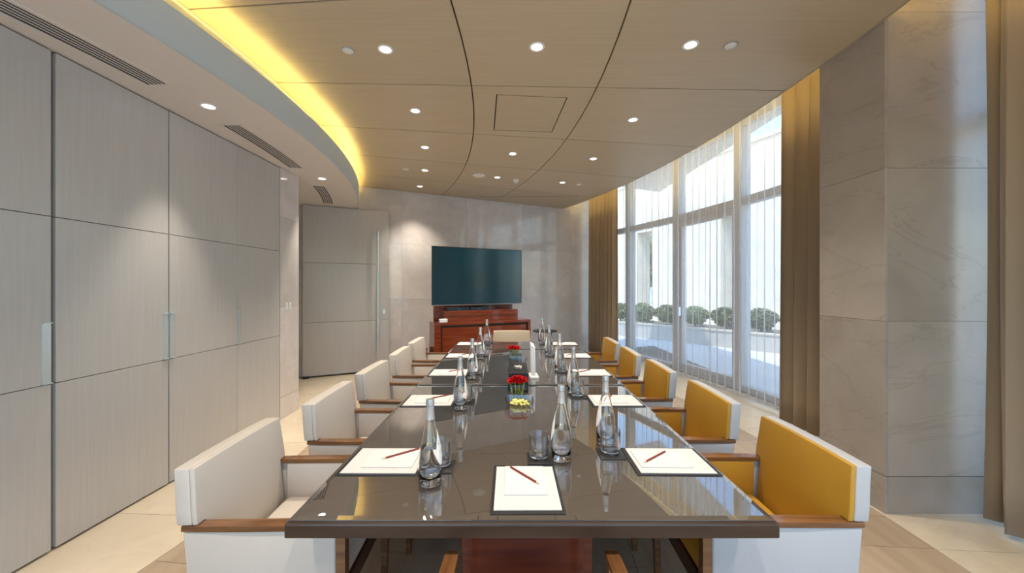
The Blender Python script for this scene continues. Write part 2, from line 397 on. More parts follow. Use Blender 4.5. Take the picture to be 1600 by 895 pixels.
# ---- left wall: recessed carcass + tall cupboard doors in three panels
WX = -2.6
wl = S(bbox('wall_left', (WX-.35, WX-.05, -1.7, 4.225, 0, 2.84), M['groove']), 'left wall behind the cupboard doors')
seams = [-1.55, -.69, .02, .73, 1.435, 2.142, 2.862, 3.573, 4.222]
hts = [0.012, .95, 1.895, 2.832]
dl = {4: 'pale wood cupboard door nearest the camera, steel pull at its far edge',
      5: 'wide pale wood cupboard door right of the broad brown gap',
      6: 'pale wood cupboard door under the warm downlight scallop',
      7: 'narrow pale wood cupboard door next to the marble pier',
      0: 'cupboard door by the camera wall', 1: 'cupboard door second from the camera wall', 2: 'cupboard door third from the camera wall', 3: 'cupboard door just behind the camera'}
gaps = {4: (.004, .012), 5: (.012, .005), 6: (.005, .0015), 7: (.0015, .002)}
handle_side = {4: 1, 5: 1, 6: -1, 7: -1}
def make_handle(parent, y, side):
    # pull plate set into the door edge above the lower joint, with end caps
    bm = nb(); w_ = .042
    y0, y1 = (y-w_-.002, y-.002) if side > 0 else (y+.002, y+w_+.002)
    h = obj('handle', (lambda b: (box(b, -.004, .003, y0, y1, .957, 1.295), b)[1])(bm), M['chrome'], parent)
    tag(h, 'brushed steel pull plate')
    for z0 in (1.2925, .954): bbox('end_cap', (-.003, .014, y0, y1, z0, z0+.006), M['chrome'], h)
    return h
for i in range(8):
    y0, y1 = seams[i], seams[i+1]; g0, g1 = gaps.get(i, (.004, .004))
    d = empty('cupboard_door', (WX, 0, 0), 0, dl[i], 'cupboard door', 'full-height cupboard doors along the left wall')
    for k in range(3):
        bm = nb(); box(bm, -.045, 0, y0+g0, y1-g1, hts[k]+.002, hts[k+1]-.002, bev=.0012, seg=1)
        obj('door_panel', bm, M['panel'], d)
    if i in handle_side:
        make_handle(d, y1-g1 if handle_side[i] > 0 else y0+g0, handle_side[i])
    elif i in (1, 3): make_handle(d, y1-g1, 1)
h = None
# second pull at the seam of doors six and seven is on door 6 (near edge)
# marble pier at the end of the cupboards
pier = S(bbox('wall_left', (WX-.35, WX-.02, 4.232, 4.60, 0, 2.84), M['grout']), 'narrow marble pier after the cupboards')
for z0, z1 in ((0, .245), (.248, 1.268), (1.271, 2.28), (2.283, 2.838)):
    bbox('marble_panel', (WX-.02, WX, 4.232, 4.602, z0, z1), M['marble_back'], pier)
bbox('marble_panel', (WX-.35, WX-.02, 4.60, 4.602, 0, 2.838), M['marble_back'], pier)
for y, lb in ((4.352, 'left of two small cream light switches on the marble pier'), (4.418, 'right of two small cream light switches on the marble pier')):
    sw = empty('light_switch', (WX, y, 1.27), 0, lb, 'light switch', 'switches on the marble pier')
    bbox('plate', (0, .007, -.022, .022, -.045, .045), M['white'], sw, bev=.002)
    bbox('rocker', (.007, .011, -.012, .012, -.022, .022), M['white'], sw, bev=.001)
# recess left of the end wall
S(bbox('wall_left', (-3.95, -3.85, 4.2, 6.3, 0, 2.9), M['white']), 'side wall of the door recess')
S(bbox('wall_left', (-3.86, WX-.352, 4.2, 4.60, 0, 2.84), M['white']), 'return wall of the door recess')

# ---- end wall, oblique, polished marble slabs
EU = Vector((1, .495, 0)).normalized(); EN = Vector((EU.y, -EU.x, 0))     # along wall, towards the room
ang = math.atan2(EU.y, EU.x)
EO = Vector((-3.95, wall_y(-3.95), 0))
bw = S(bbox('wall_back', (0, 7.2, .02, .2, 0, 3.9), M['grout'], loc=EO, rz=ang), 'oblique end wall clad in polished marble')
xs = [0, .9, 2.15, 3.4, 4.65, 5.9, 7.15]
hz = [0, .245, 1.27, 2.28, 3.3, 3.9]
for i in range(len(xs)-1):
    for j in range(len(hz)-1):
        bbox('marble_panel', (xs[i]+.0008, xs[i+1]-.0008, 0, .02, hz[j]+.0008, hz[j+1]-.0008), M['marble_back'], bw)
# ---- tall door leaf standing proud of the end wall
def on_wall(x, off): # point at room x, off metres in front of the end wall (measured along its normal)
    p = Vector((x, wall_y(x), 0)); return p + EN*off
dp = Vector((-3.40, 6.13, 0)); dlen = 1.345
dr = S(empty('door_1', dp, ang), 'tall pale wood door leaf with long steel bar handle')
for k, (z0, z1) in enumerate(((.03, .905), (.909, 1.89), (1.894, 2.83))):
    bbox('door_panel', (0, dlen, 0, .05, z0, z1), M['panel'], dr, bev=.0015, seg=1)
bbox('door_edge', (.0, dlen, .05, .056, .03, 2.83), M['groove'], dr)
bm = nb(); tube(bm, [(dlen-.19, -.065, .38), (dlen-.19, -.065, 2.46)], .017, 14)
hd = obj('handle', bm, M['chrome'], dr, smooth=False); autosmooth(hd); tag(hd, 'long vertical steel bar')
bm = nb()
for z in (.62, 1.42, 2.2): tube(bm, [(dlen-.19, -.065, z), (dlen-.19, .0, z)], .009, 8)
obj('standoff', bm, M['chrome'], hd)
bbox('lock', (dlen-.10, dlen-.06, -.004, 0, 1.02, 1.10), M['chrome'], dr)
bbox('pivot_shoe', (0, .09, -.03, .05, 0, .03), M['blackmetal'], dr)

# ---- pillar on the right
pil = S(bbox('wall_right', (2.48, 3.42, 2.51, 3.02, 0, 3.9), M['grout']), 'marble pillar between the window curtains')
jz = [0, .245, 1.27, 2.28, 3.31, 3.9]
for z0, z1 in zip(jz, jz[1:]):
    g = .004 if z0 in (.245,) or z1 == .245 else .0012
    bbox('marble_panel', (2.46, 2.48, 2.491, 3.02, z0+g*(z0 > 0), z1-.0006), M['marble_pier'], pil, bev=.0008, seg=1)
    bbox('marble_panel', (2.4803, 3.42, 2.49, 2.51, z0+g*(z0 > 0), z1-.0006), M['marble_pier'], pil, bev=.0008, seg=1)

# ---- curved window wall
RW = 13.3
bounds = [-19.0, -13.0, -7.09, -1.16, 4.77, 10.7, 16.63, 22.56, 26.55]
wl_names = {4: 'tall window beside the middle curtain', 5: 'tall glazed terrace door section with a framed leaf', 6: 'tall window left of the terrace door section', 7: 'narrow last window by the far curtain'}
for n in range(8):
    a0, a1 = R_(bounds[n]), R_(bounds[n+1]); am = .5*(a0+a1)
    p0, p1 = Vector((*pol(RW, a0), 0)), Vector((*pol(RW, a1), 0)); L_ = (p1-p0).length; th = math.atan2((p1-p0).y, (p1-p0).x)
    # local x along wall, local y negative = outside
    bm = nb()
    jw = .07
    box(bm, 0, jw, -.15, .0, 0, 3.9); box(bm, L_-jw, L_, -.15, .0, 0, 3.9)
    box(bm, jw, L_-jw, -.13, -.02, 0, .085); box(bm, jw, L_-jw, -.13, -.02, 2.67, 2.78); box(bm, jw, L_-jw, -.13, -.02, 3.79, 3.9)
    wi = S(obj('window_%d' % (n+1), bm, M['frame'], None, loc=p0, rz=th), wl_names.get(n, 'window behind the right-hand curtain'))
    if n == 5:
        bm = nb(); d0, d1 = jw+.002, L_-jw-.002
        box(bm, d0, d0+.06, -.11, -.03, .087, 2.668); box(bm, d1-.06, d1, -.11, -.03, .087, 2.668)
        box(bm, d0+.06, d1-.06, -.11, -.03, .087, .15); box(bm, d0+.06, d1-.06, -.11, -.03, 2.56, 2.668)
        obj('door_leaf_frame', bm, M['frame'], wi)
        bm = nb(); box(bm, d1-.045, d1-.02, -.03, .03, .98, 1.14, bev=.004); obj('handle', bm, M['chrome'], wi)
    bbox('pane', (jw, L_-jw, -.078, -.072, .085, 2.67), M['pane'], wi)
    bbox('pane', (jw, L_-jw, -.078, -.072, 2.78, 3.79), M['pane'], wi)
# wall behind the camera with a wide window
bb = S(bbox('wall_front', (-3.95, -2.2, -1.9, -1.75, 0, 3.9), M['marble_wall']), 'wall behind the camera')
for b in ((2.4, 3.75, -1.9, -1.75, 0, 3.9), (-2.2, 2.4, -1.9, -1.75, 0, .5), (-2.2, 2.4, -1.9, -1.75, 2.75, 3.9)):
    bbox('wall_piece', b, M['marble_wall'], bb)
bm = nb()
for x in (-2.2, -.67, .86, 2.34): box(bm, x, x+.06, -1.86, -1.78, .5, 2.75)
box(bm, -2.2, 2.4, -1.86, -1.78, .5, .56); box(bm, -2.2, 2.4, -1.86, -1.78, 2.69, 2.75)
wi = S(obj('window_9', bm, M['frame']), 'window behind the camera')
bbox('pane', (-2.14, 2.34, -1.823, -1.817, .56, 2.69), M['pane'], wi)
S(bbox('wall_left', (-2.95, WX-.05, -1.75, -1.7, 0, 3.9), M['white']), 'corner of the left wall')

# ================================================================== curtains
def curtain(name, r, a0, a1, nf, amp, z0, z1, m, label, group, seed, sub=10, pinch=.0, wob=.5, lean=0, thick=True, straight=None, nz=14):
    rnd = random.Random(seed); n = nf*sub
    ph = [rnd.uniform(-wob, wob) for _ in range(nf+2)]; am = [rnd.uniform(.65, 1.25) for _ in range(nf+2)]
    bm = nb(); rows = []
    for kz in range(nz+1):
        v = kz/nz; z = z0+(z1-z0)*v; row = []
        for i in range(n+1):
            u = i/n; f = u*nf; k = int(f); fr = f-k
            A = amp*(am[k]*(1-fr)+am[k+1]*fr)*(1-.30*v); P = ph[k]*(1-fr)+ph[k+1]*fr
            off = A*math.sin(2*PI*f+P+.35*math.sin(v*3+k)); lat = .30*A*math.sin(4*PI*f+P)
            uu = u+lean*(math.sin(PI*v)*.5)*(1-u)
            if straight:
                (xa, ya), (xb, yb) = straight; dx, dy = xb-xa, yb-ya; L_ = math.hypot(dx, dy)
                row.append(bm.verts.new((xa+dx*uu+dx/L_*lat-dy/L_*off, ya+dy*uu+dy/L_*lat+dx/L_*off, z)))
            else:
                a = a0+(a1-a0)*uu+lat/r; x, y = pol(r+off, a); row.append(bm.verts.new((x, y, z)))
        rows.append(row)
    for A_, B_ in zip(rows, rows[1:]):
        for i in range(n): bm.faces.new((A_[i], A_[i+1], B_[i+1], B_[i]))
    o = obj(name, bm, m, smooth=True)
    if thick:
        md = o.modifiers.new('thickness', 'SOLIDIFY'); md.thickness = .004; md.offset = 0
    return tag(o, label, 'curtain', group)
def ang_r(r, y): return math.asin((y-CY)/r)
G = 'opaque taupe drapes'
c1 = curtain('drape', 12.85, ang_r(12.85, 7.72), ang_r(12.85, 8.60), 7, .060, .02, 3.88, M['drape'], 'taupe drape hanging in the far corner beside the marble end wall', G, 3)
c2 = curtain('drape', 12.87, ang_r(12.87, 3.50), ang_r(12.87, 4.20), 4, .070, .015, 3.88, M['drape'], 'taupe drape hanging just behind the marble pillar', G, 5, lean=0)
c3 = curtain('drape', 0, 0, 0, 7, .080, .03, 3.88, M['drape'], 'taupe drape nearest the camera, right of the marble pillar', G, 11, straight=((3.0, 2.40), (2.93, .9)), sub=12)
s1 = curtain('sheer_curtain', 13.06, ang_r(13.06, 3.25), ang_r(13.06, 7.98), 34, .030, .035, 3.88, M['sheer'], 'white see-through sheer curtain across the tall windows', None, 21, thick=False, sub=8, wob=1.4, nz=6)
# hem of the sheer and the curtain tracks
bm = nb(); rnd = random.Random(21); me = s1.data; nrow = 34*8+1
lo = [me.vertices[i].co.copy() for i in range(nrow)]
A_ = [bm.verts.new(v+Vector((.0015, 0, 0))) for v in lo]; B_ = [bm.verts.new(v+Vector((.0015, 0, .035))) for v in lo]
for i in range(nrow-1): bm.faces.new((A_[i], A_[i+1], B_[i+1], B_[i]))
obj('hem', bm, mat('white_hem', (.82, .82, .82), .8), s1, smooth=True)
for r, a, b in ((12.87, -2, 26.4), (13.06, -2, 26.4)):
    bm = nb(); ribbon_arc(bm, [(r-.012, 3.88), (r+.012, 3.88), (r+.012, 3.9), (r-.012, 3.9)], R_(a), R_(b), 50, True)
    t = obj('curtain_track', bm, M['white']); tag(t, 'white curtain track over the %s' % ('taupe drapes' if r < 13 else 'sheer curtain'), 'curtain track')

# ================================================================== ceiling fittings
def downlight(x, y, z, label, lamp=True, energy=1.0, cone=95, group='round downlights in the wood ceiling'):
    t = empty('downlight', (x, y, z), 0, label, 'downlight', group)
    bm = nb(); lathe(bm, [(.040, .0), (.042, -.004), (.055, -.005), (.057, -.002), (.057, 0)], 28); autosmooth(obj('trim_ring', bm, M['white'], t))
    bm = nb(); lathe(bm, [(0, -.0015), (.040, -.0015)], 24); obj('lens', bm, M['lens'], t)
    ld = bpy.data.lights.new('downlight_lamp', 'SPOT'); ld.energy = DOWN*energy; ld.color = WARM; ld.spot_size = R_(cone); ld.spot_blend = .8; ld.shadow_soft_size = .04
    lo_ = bpy.data.objects.new('lamp', ld); COL.objects.link(lo_); lo_.parent = t; lo_.location = (0, 0, -.02)
    return t
DL = [(-.935, 2.787, 'large lit downlight in the left ceiling bay of the front row'), (.182, 2.757, 'lit downlight in the middle bay of the front row'),
      (1.293, 2.735, 'lit downlight in the window-side bay of the front row'), (-.963, 3.76, 'lit downlight left of the square access hatch'),
      (1.27, 3.964, 'lit downlight window side of the square access hatch'), (-1.094, 4.747, 'lit downlight in the left bay beyond the hatch row'),
      (.008, 4.976, 'lit downlight in the middle bay just beyond the hatch'), (1.114, 5.175, 'lit downlight in the window-side bay beyond the hatch row'),
      (-1.311, 5.689, 'lit downlight next to a small blank disc in the far left bay'), (-.236, 6.056, 'lit downlight between speaker disc and smoke detector'),
      (.85, 6.354, 'lit downlight in the far window-side bay'), (-1.61, 6.597, 'lit downlight closest to the end wall, left bay')]
for x, y, lb in DL: downlight(x, y, HC, lb, cone=92)
for x, y, lb in ((-2.257, 2.809, 'lit downlight in the soffit between the two long air grilles'), (-2.362, 4.692, 'lit downlight in the soffit before the short curved grille'), (-2.27, .7, 'downlight in the soffit behind the first grille')):
    downlight(x, y, HS, lb, energy=.8, cone=58, group='round downlights in the plaster soffit')
for x, y, wh in ((-.9, .6, 'cupboard side, just behind the camera'), (.2, .6, 'middle, straight above the camera'), (1.3, .6, 'window side, just behind the camera'), (-.9, -.8, 'cupboard side, by the rear wall'), (1.3, -.8, 'window side, by the rear wall')):
    downlight(x, y, HC, 'ceiling downlight above the camera end of the room, %s' % wh, cone=100, group='downlights over the camera end')
def disc(x, y, r, name, label, cat, m=None):
    t = empty(name, (x, y, HC), 0, label, cat)
    bm = nb(); lathe(bm, [(0, -.008), (r*.86, -.008), (r*.9, -.0045)], 28); obj('cover', bm, M['white'], t, smooth=True)
    bm = nb(); lathe(bm, [(r*.9, -.004), (r*.93, -.007), (r, -.006), (r, 0)], 28); obj('rim', bm, m or M['white'], t, smooth=True)
disc(-1.216, 2.80, .045, 'cover_disc', 'blank white disc left of the front row downlights', 'ceiling disc', M['cap'])
disc(1.585, 2.742, .047, 'cover_disc', 'blank white disc beside the front window-side downlight', 'ceiling disc', M['cap'])
disc(-1.583, 5.627, .045, 'cover_disc', 'small blank white disc in the far left ceiling bay', 'ceiling disc')
disc(1.14, 6.473, .04, 'cover_disc', 'small blank white disc in the far window-side bay', 'ceiling disc')
disc(-.525, 5.951, .10, 'ceiling_speaker', 'wide round white ceiling speaker near the end wall', 'speaker')
t = empty('smoke_detector', (.063, 6.2, HC), 0, 'white smoke detector hanging below the ceiling near the end wall', 'smoke detector')
bm = nb(); lathe(bm, [(.05, 0), (.05, -.012), (.045, -.018), (0, -.018)], 24); obj('base', bm, M['white'], t, smooth=True)
bm = nb(); lathe(bm, [(.034, -.018), (.034, -.04), (.026, -.052), (0, -.054)], 24); obj('sensor', bm, M['white'], t, smooth=True)
# ---- linear air grilles in the soffit
def grille(a0, a1, label, r=7.47, w_=.18, ns=5, z=HS, nseg=30):
    t = empty('air_grille', (0, 0, 0), 0, label, 'air grille', 'black-slotted air grilles in the soffit')
    bm = nb(); ribbon_arc(bm, [(r-w_/2+.02, z-.0015), (r+w_/2-.02, z-.0015)], a0, a1, nseg); obj('slot_back', bm, M['black'], t)
    f = .022; g = f/r
    bm = nb()
    for r0, r1, b0, b1 in ((r-w_/2, r-w_/2+f, a0-g, a1+g), (r+w_/2-f, r+w_/2, a0-g, a1+g), (r-w_/2+f, r+w_/2-f, a0-g, a0), (r-w_/2+f, r+w_/2-f, a1, a1+g)):
        ribbon_arc(bm, [(r0, z), (r0, z-.006), (r1, z-.006), (r1, z)], b0, b1, nseg, True)
    obj('frame', bm, M['plaster'], t)
    inner = w_-2*f; step = inner/ns
    for k in range(1, ns):
        rr = r-w_/2+f+k*step
        bm = nb(); ribbon_arc(bm, [(rr-.0048, z-.0016), (rr-.0048, z-.003), (rr+.0048, z-.003), (rr+.0048, z-.0016)], a0, a1, nseg, True)
        obj('blade', bm, M['plaster'], t)
grille(ang_r(7.47, .55), ang_r(7.47, 2.50), 'longest air grille in the soffit, nearest the camera')
grille(ang_r(7.47, 3.13), ang_r(7.47, 4.26), 'middle air grille in the soffit between the two small downlights')
grille(ang_r(7.50, 5.02), ang_r(7.50, 6.10), 'short curved air grille in front of the tall door', r=7.50)

# ================================================================== table
TX0, TX1, TY0, TY1 = -.729, .857, 1.205, 5.15
TH = .742
def top_at(y): return TH+.008 if y < 2.855 else (TH+.017 if y < 4.45 else TH+.023)
tb = empty('conference_table', (.065, 3.18, 0), 0, 'long dark conference table topped with reflective tinted glass', 'table')
def tl(b): return (b[0]-.065, b[1]-.065, b[2]-3.18, b[3]-3.18, b[4], b[5])
def part(name, b, m, parent=None, bev=0, **k): return bbox(name, tl(b), m, parent or tb, bev=bev, **k)
part('table_top', (TX0, TX1, TY0, TY1, .694, TH), M['tabletop'], bev=.006)
bm = nb()
for b in ((TX0+.01, TX1-.01, TY0+.01, TY0+.05, .655, .6935), (TX0+.01, TX1-.01, TY1-.05, TY1-.01, .655, .6935), (TX0+.01, TX0+.05, TY0+.05, TY1-.05, .655, .6935), (TX1-.05, TX1-.01, TY0+.05, TY1-.05, .655, .6935)):
    pass
for y0, y1, z1 in ((TY0+.012, 2.85, TH+.008), (2.856, 4.446, TH+.017), (4.452, TY1-.012, TH+.023)):
    bm = nb(); b = tl((TX0+.010, TX1-.010, y0, y1, 0, 0)); rings = []
    for ins, zz in ((0, TH+.0005), (0, z1-.0022), (.019, z1)):
        rings.append([bm.verts.new(p) for p in ((b[0]+ins, b[2]+ins, zz), (b[1]-ins, b[2]+ins, zz), (b[1]-ins, b[3]-ins, zz), (b[0]+ins, b[3]-ins, zz))])
    for P_, Q_ in zip(rings, rings[1:]):
        for k in range(4): bm.faces.new((P_[k], P_[(k+1) % 4], Q_[(k+1) % 4], Q_[k]))
    bm.faces.new(rings[0][::-1]); bm.faces.new(rings[-1])
    obj('glass_panel', bm, M['tglass'], tb)
for i, y in enumerate((1.62, 3.05, 4.35)):
    pd = part('pedestal', (-.215, .345, y, y+.55, .03, .6935), M['red'], bev=.004)
    part('pedestal_panel', (-.175, .305, y-.012, y, .10, .64), M['red'], pd, bev=.003).parent = pd
    part('plinth', (-.19, .32, y+.03, y+.52, 0, .03), M['black'], pd)

# ================================================================== chairs
def lean_x(z): return -.045*max(0, (z-.42))/.42     # the back leans away
def make_chair(label, front, outer, group):
    t = empty('armchair', (0, 0, 0), 0, label, 'chair', group)
    W, T = .2825, .040        # half outer width, arm thickness
    I = W-T
    # back: thick outer shell and a thin front cover, both full width above the arms and narrower between them
    def tshape(x0, x1, wl_, wu, z0, z1, bev):
        bm = nb(); out = [(-wl_, z0), (wl_, z0), (wl_, .641), (wu, .641), (wu, .69), (wu*.975, .77), (wu*.96, z1-.001), (wu*.5, z1+.003), (0, z1+.004), (-wu*.5, z1+.003), (-wu*.96, z1-.001), (-wu*.975, .77), (-wu, .69), (-wu, .641), (-wl_, .641)]
        A = [bm.verts.new((x0, y, z)) for y, z in out]; B = [bm.verts.new((x1, y, z)) for y, z in out]
        bm.faces.new(A); bm.faces.new(B[::-1])
        for k in range(len(out)): bm.faces.new((A[k], B[k], B[(k+1) % len(out)], A[(k+1) % len(out)]))
        bmesh.ops.recalc_face_normals(bm, faces=bm.faces)
        es = [e for e in bm.edges if len(e.link_faces) == 2 and e.calc_face_angle(0) > R_(35)]
        bmesh.ops.bevel(bm, geom=es, offset=bev, segments=3, profile=.5, affect='EDGES')
        for v in bm.verts: v.co.x += lean_x(v.co.z)
        bmesh.ops.triangulate(bm, faces=[f for f in bm.faces if len(f.verts) > 4]); return bm
    autosmooth(obj('back_shell', tshape(-.315, -.262, I-.002, W-.001, .30, .841, .006), outer, t))
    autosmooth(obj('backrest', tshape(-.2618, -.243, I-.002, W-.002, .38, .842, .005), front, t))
    # seat
    bm = nb(); box(bm, -.235, .235, -I+.003, I-.003, .375, .465, bev=.028, seg=4)
    for v in bm.verts:
        if v.co.z > .44: v.co.z += .012*(1-(v.co.y/I)**2)*(1-(v.co.x/.26)**2)
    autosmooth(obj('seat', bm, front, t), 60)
    bbox('seat_frame', (-.28, .235, -I+.003, I-.003, .30, .375), M['legwood'], t, bev=.004)
    for s in (-1, 1):
        ya, yb = (I, W) if s > 0 else (-W, -I)
        # outer upholstered side
        bm = nb(); ym = ya+.020 if s > 0 else yb-.020
        y0, y1 = (ym, yb) if s > 0 else (ya, ym)
        box(bm, -.318, .222, y0, y1, 0.235, .619, bev=.009, seg=3)
        for v in bm.verts:
            if v.co.z < .4: v.co.x += .03*(1 if v.co.x < -.1 else 0)
        autosmooth(obj('side_panel', bm, outer, t))
        bm = nb(); y0, y1 = (ya, ym-.0005) if s > 0 else (ym+.0005, yb)
        box(bm, -.24, .222, y0, y1, .376, .619, bev=.006, seg=3)
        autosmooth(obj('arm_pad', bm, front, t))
        # wooden armrest, gently bowed outward and dipping towards the front
        bm = nb(); n = 10
        prev = None
        for i in range(n+1):
            u = i/n; x = -.322+.582*u; bow = .006*math.sin(PI*u); dz = -.006*u*u
            wv = .0 + .004*u
            a, b = (ya-wv, yb+bow) if s > 0 else (ya-bow, yb+wv)
            ring = [bm.verts.new((x, a, .6205+dz)), bm.verts.new((x, b, .6205+dz)), bm.verts.new((x, b, .640+dz)), bm.verts.new((x, a, .640+dz))]
            if prev:
                for k in range(4): bm.faces.new((prev[k], prev[(k+1) % 4], ring[(k+1) % 4], ring[k]))
            else: bm.faces.new(ring[::-1])
            prev = ring
        bm.faces.new(prev)
        es = [e for e in bm.edges if abs((e.verts[0].co-e.verts[1].co).x) > .01]
        bmesh.ops.bevel(bm, geom=es, offset=.003, segments=2, profile=.5, affect='EDGES')
        autosmooth(obj('armrest', bm, M['armwood'], t))
        # front post running down into a tapered leg
        def leg(x0, x1, x0b, x1b, ztop):
            bm = nb(); yc = (ya+yb)/2; hw = T/2-.002
            a = [bm.verts.new(p) for p in ((x0b, yc-.014, 0), (x1b, yc-.014, 0), (x1b, yc+.014, 0), (x0b, yc+.014, 0))]
            b = [bm.verts.new(p) for p in ((x0, yc-hw, .24), (x1, yc-hw, .24), (x1, yc+hw, .24), (x0, yc+hw, .24))]
            rings = [a, b]
            if ztop > .25: rings.append([bm.verts.new(p) for p in ((x0, yc-hw, ztop), (x1, yc-hw, ztop), (x1, yc+hw, ztop), (x0, yc+hw, ztop))])
            for P, Q in zip(rings, rings[1:]):
                for k in range(4): bm.faces.new((P[k], P[(k+1) % 4], Q[(k+1) % 4], Q[k]))
            bm.faces.new(rings[0][::-1]); bm.faces.new(rings[-1]); return bm
        obj('leg', leg(.223, .256, .222, .248, .612), M['armwood'], t)
        obj('leg', leg(-.30, -.262, -.335, -.308, .25), M['legwood'], t)
    return t
gl, gr = 'cream armchairs along the cupboard side of the table', 'gold-fronted armchairs along the window side of the table'
lab_l = ['cream armchair nearest the camera on the cupboard side', 'cream armchair second from the camera on the cupboard side',
         'cream armchair in the middle of the cupboard side row', 'cream armchair second from the far end on the cupboard side', 'cream armchair at the far end of the cupboard side']
lab_r = ['gold and white armchair nearest the camera on the window side', 'gold and white armchair second from the camera on the window side',
         'gold armchair in the middle of the window side row', 'gold armchair second from the far end on the window side', 'gold armchair at the far end of the window side']
proto = make_chair(lab_l[0], M['leather_l'], M['leather_l'], gl)
LC = [(-.873, 1.645, 2), (-.822, 2.385, 1), (-.825, 3.115, -1), (-.835, 3.92, 1), (-.855, 4.665, 0)]
for i, (x, y, a) in enumerate(LC):
    c = proto if i == 0 else copy_tree(proto)
    c.location = (x, y, 0); c.rotation_euler.z = R_(a); c['label'] = lab_l[i]
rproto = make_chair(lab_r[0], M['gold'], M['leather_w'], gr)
RC = [(.972, 1.668, -2), (.943, 2.41, -2), (.92, 3.18, -2), (.895, 3.90, -2), (.90, 4.65, 0)]
for i, (x, y, a) in enumerate(RC):
    c = rproto if i == 0 else copy_tree(rproto)
    c.location = (x, y, 0); c.rotation_euler.z = PI+R_(a); c['label'] = lab_r[i]
bproto = make_chair('beige armchair at the far head of the table before the cabinet', M['beige'], M['beige'], 'armchairs at the table heads')
bproto.location = (-.005, 5.30, 0); bproto.rotation_euler.z = -PI/2
c = copy_tree(proto); c.location = (.065, .98, 0); c.rotation_euler.z = PI/2
c['label'] = 'armchair at the near head of the table, only its arm tips showing'; c['group'] = 'armchairs at the table heads'

# ================================================================== table ware
def bottle_profile():
    return [(0, .004), (.030, .0), (.0395, .002), (.0430, .010), (.0445, .06), (.0440, .10), (.0390, .143), (.0325, .172), (.0265, .198), (.0205, .225), (.0165, .250), (.0145, .272), (.0135, .295)]
def make_bottle():
    t = empty('water_bottle', (0, 0, 0), 0)
    P = bottle_profile()
    outer = P; inner = [(max(0, r-.0028), z+(.010 if z < .01 else 0)) for r, z in P]
    bm = nb(); lathe(bm, outer+[(.0105, .295)]+[(r, z) for r, z in reversed(inner)][1:], 36)
    o = obj('glass_body', bm, M['glass'], t, smooth=True)
    def rr(z):
        for (r0, z0), (r1, z1) in zip(inner, inner[1:]):
            if z0 <= z <= z1 and z1 > z0: return r0+(r1-r0)*(z-z0)/(z1-z0)
        return .03
    zs = [.0145, .03, .06, .10, .12, .14]
    bm = nb(); lathe(bm, [(0, .0145)]+[(rr(z)-.0004, z) for z in zs]+[(0, .14)], 36); autosmooth(obj('water', bm, M['water'], t), 50)
    bm = nb(); lathe(bm, [(.0142, .298), (.0158, .299), (.0160, .317), (.0150, .321), (0, .322)], 28); lathe(bm, [(.0162, .2985), (.0164, .304), (.0162, .3045)], 28)
    autosmooth(obj('cap', bm, M['cap'], t), 50)
    bm = nb(); lathe(bm, [(.0174, .246), (.0156, .262), (.0150, .274), (.0142, .297)], 28); obj('neck_band', bm, M['foil'], t, smooth=True)
    # leaf-shaped label wrapped round the shoulder
    bm = nb(); n, k_ = 14, 8; grid = []
    for i in range(n+1):
        v = i/n; z = .075+.135*v; hw = .78*math.sin(PI*min(1, v*1.02+.0))**.7*(1-.35*v)+.02; row = []
        for j in range(k_+1):
            a = -.35+.25*v+hw*(2*j/k_-1)
            # outer radius
            for (r0, z0), (r1, z1) in zip(P, P[1:]):
                if z0 <= z <= z1 and z1 > z0: r = r0+(r1-r0)*(z-z0)/(z1-z0)
            row.append(bm.verts.new(((r+.0006)*math.cos(a), (r+.0006)*math.sin(a), z)))
        grid.append(row)
    for A, B in zip(grid, grid[1:]):
        for j in range(k_): bm.faces.new((A[j], A[j+1], B[j+1], B[j]))
    lbm = obj('label', bm, M['label'], t, smooth=True)
    # printed mark: two small strokes and a dot line
    bm = nb()
    for (a0, a1, z0, z1) in ((-.55, -.40, .150, .158), (-.46, -.36, .160, .164), (-.60, -.25, .128, .130), (-.60, -.30, .122, .1236)):
        vs = []
        for a, z in ((a0, z0), (a1, z0+.004), (a1, z1+.004), (a0, z1)):
            for (r0, q0), (r1, q1) in zip(P, P[1:]):
                if q0 <= z <= q1 and q1 > q0: r = r0+(r1-r0)*(z-q0)/(q1-q0)
            vs.append(bm.verts.new(((r+.0013)*math.cos(a), (r+.0013)*math.sin(a), z)))
        bm.faces.new(vs)
    obj('printed_mark', bm, M['goldprint'], lbm)
    return t
def make_tumbler():
    t = empty('tumbler', (0, 0, 0), 0)
    bm = nb(); lathe(bm, [(0, 0), (.038, 0), (.0415, .003), (.0425, .012), (.045, .103), (.0445, .1045), (.0432, .103), (.0405, .022), (.037, .0165), (0, .0155)], 40)
    obj('bowl', bm, M['tumbler'], t, smooth=True)
    bm = nb(); lathe(bm, [(0, .0008), (.0375, .0008), (.0408, .0036), (.0400, .0145), (.036, .0155), (0, .0152)], 36); autosmooth(obj('thick_base', bm, M['glass'], t), 50); return t
def make_coaster():
    bm = nb(); box(bm, -.056, .056, -.056, .056, 0, .005, bev=.0018, seg=2)
    es = None
    return autosmooth(obj('coaster', bm, M['leatherpad']))
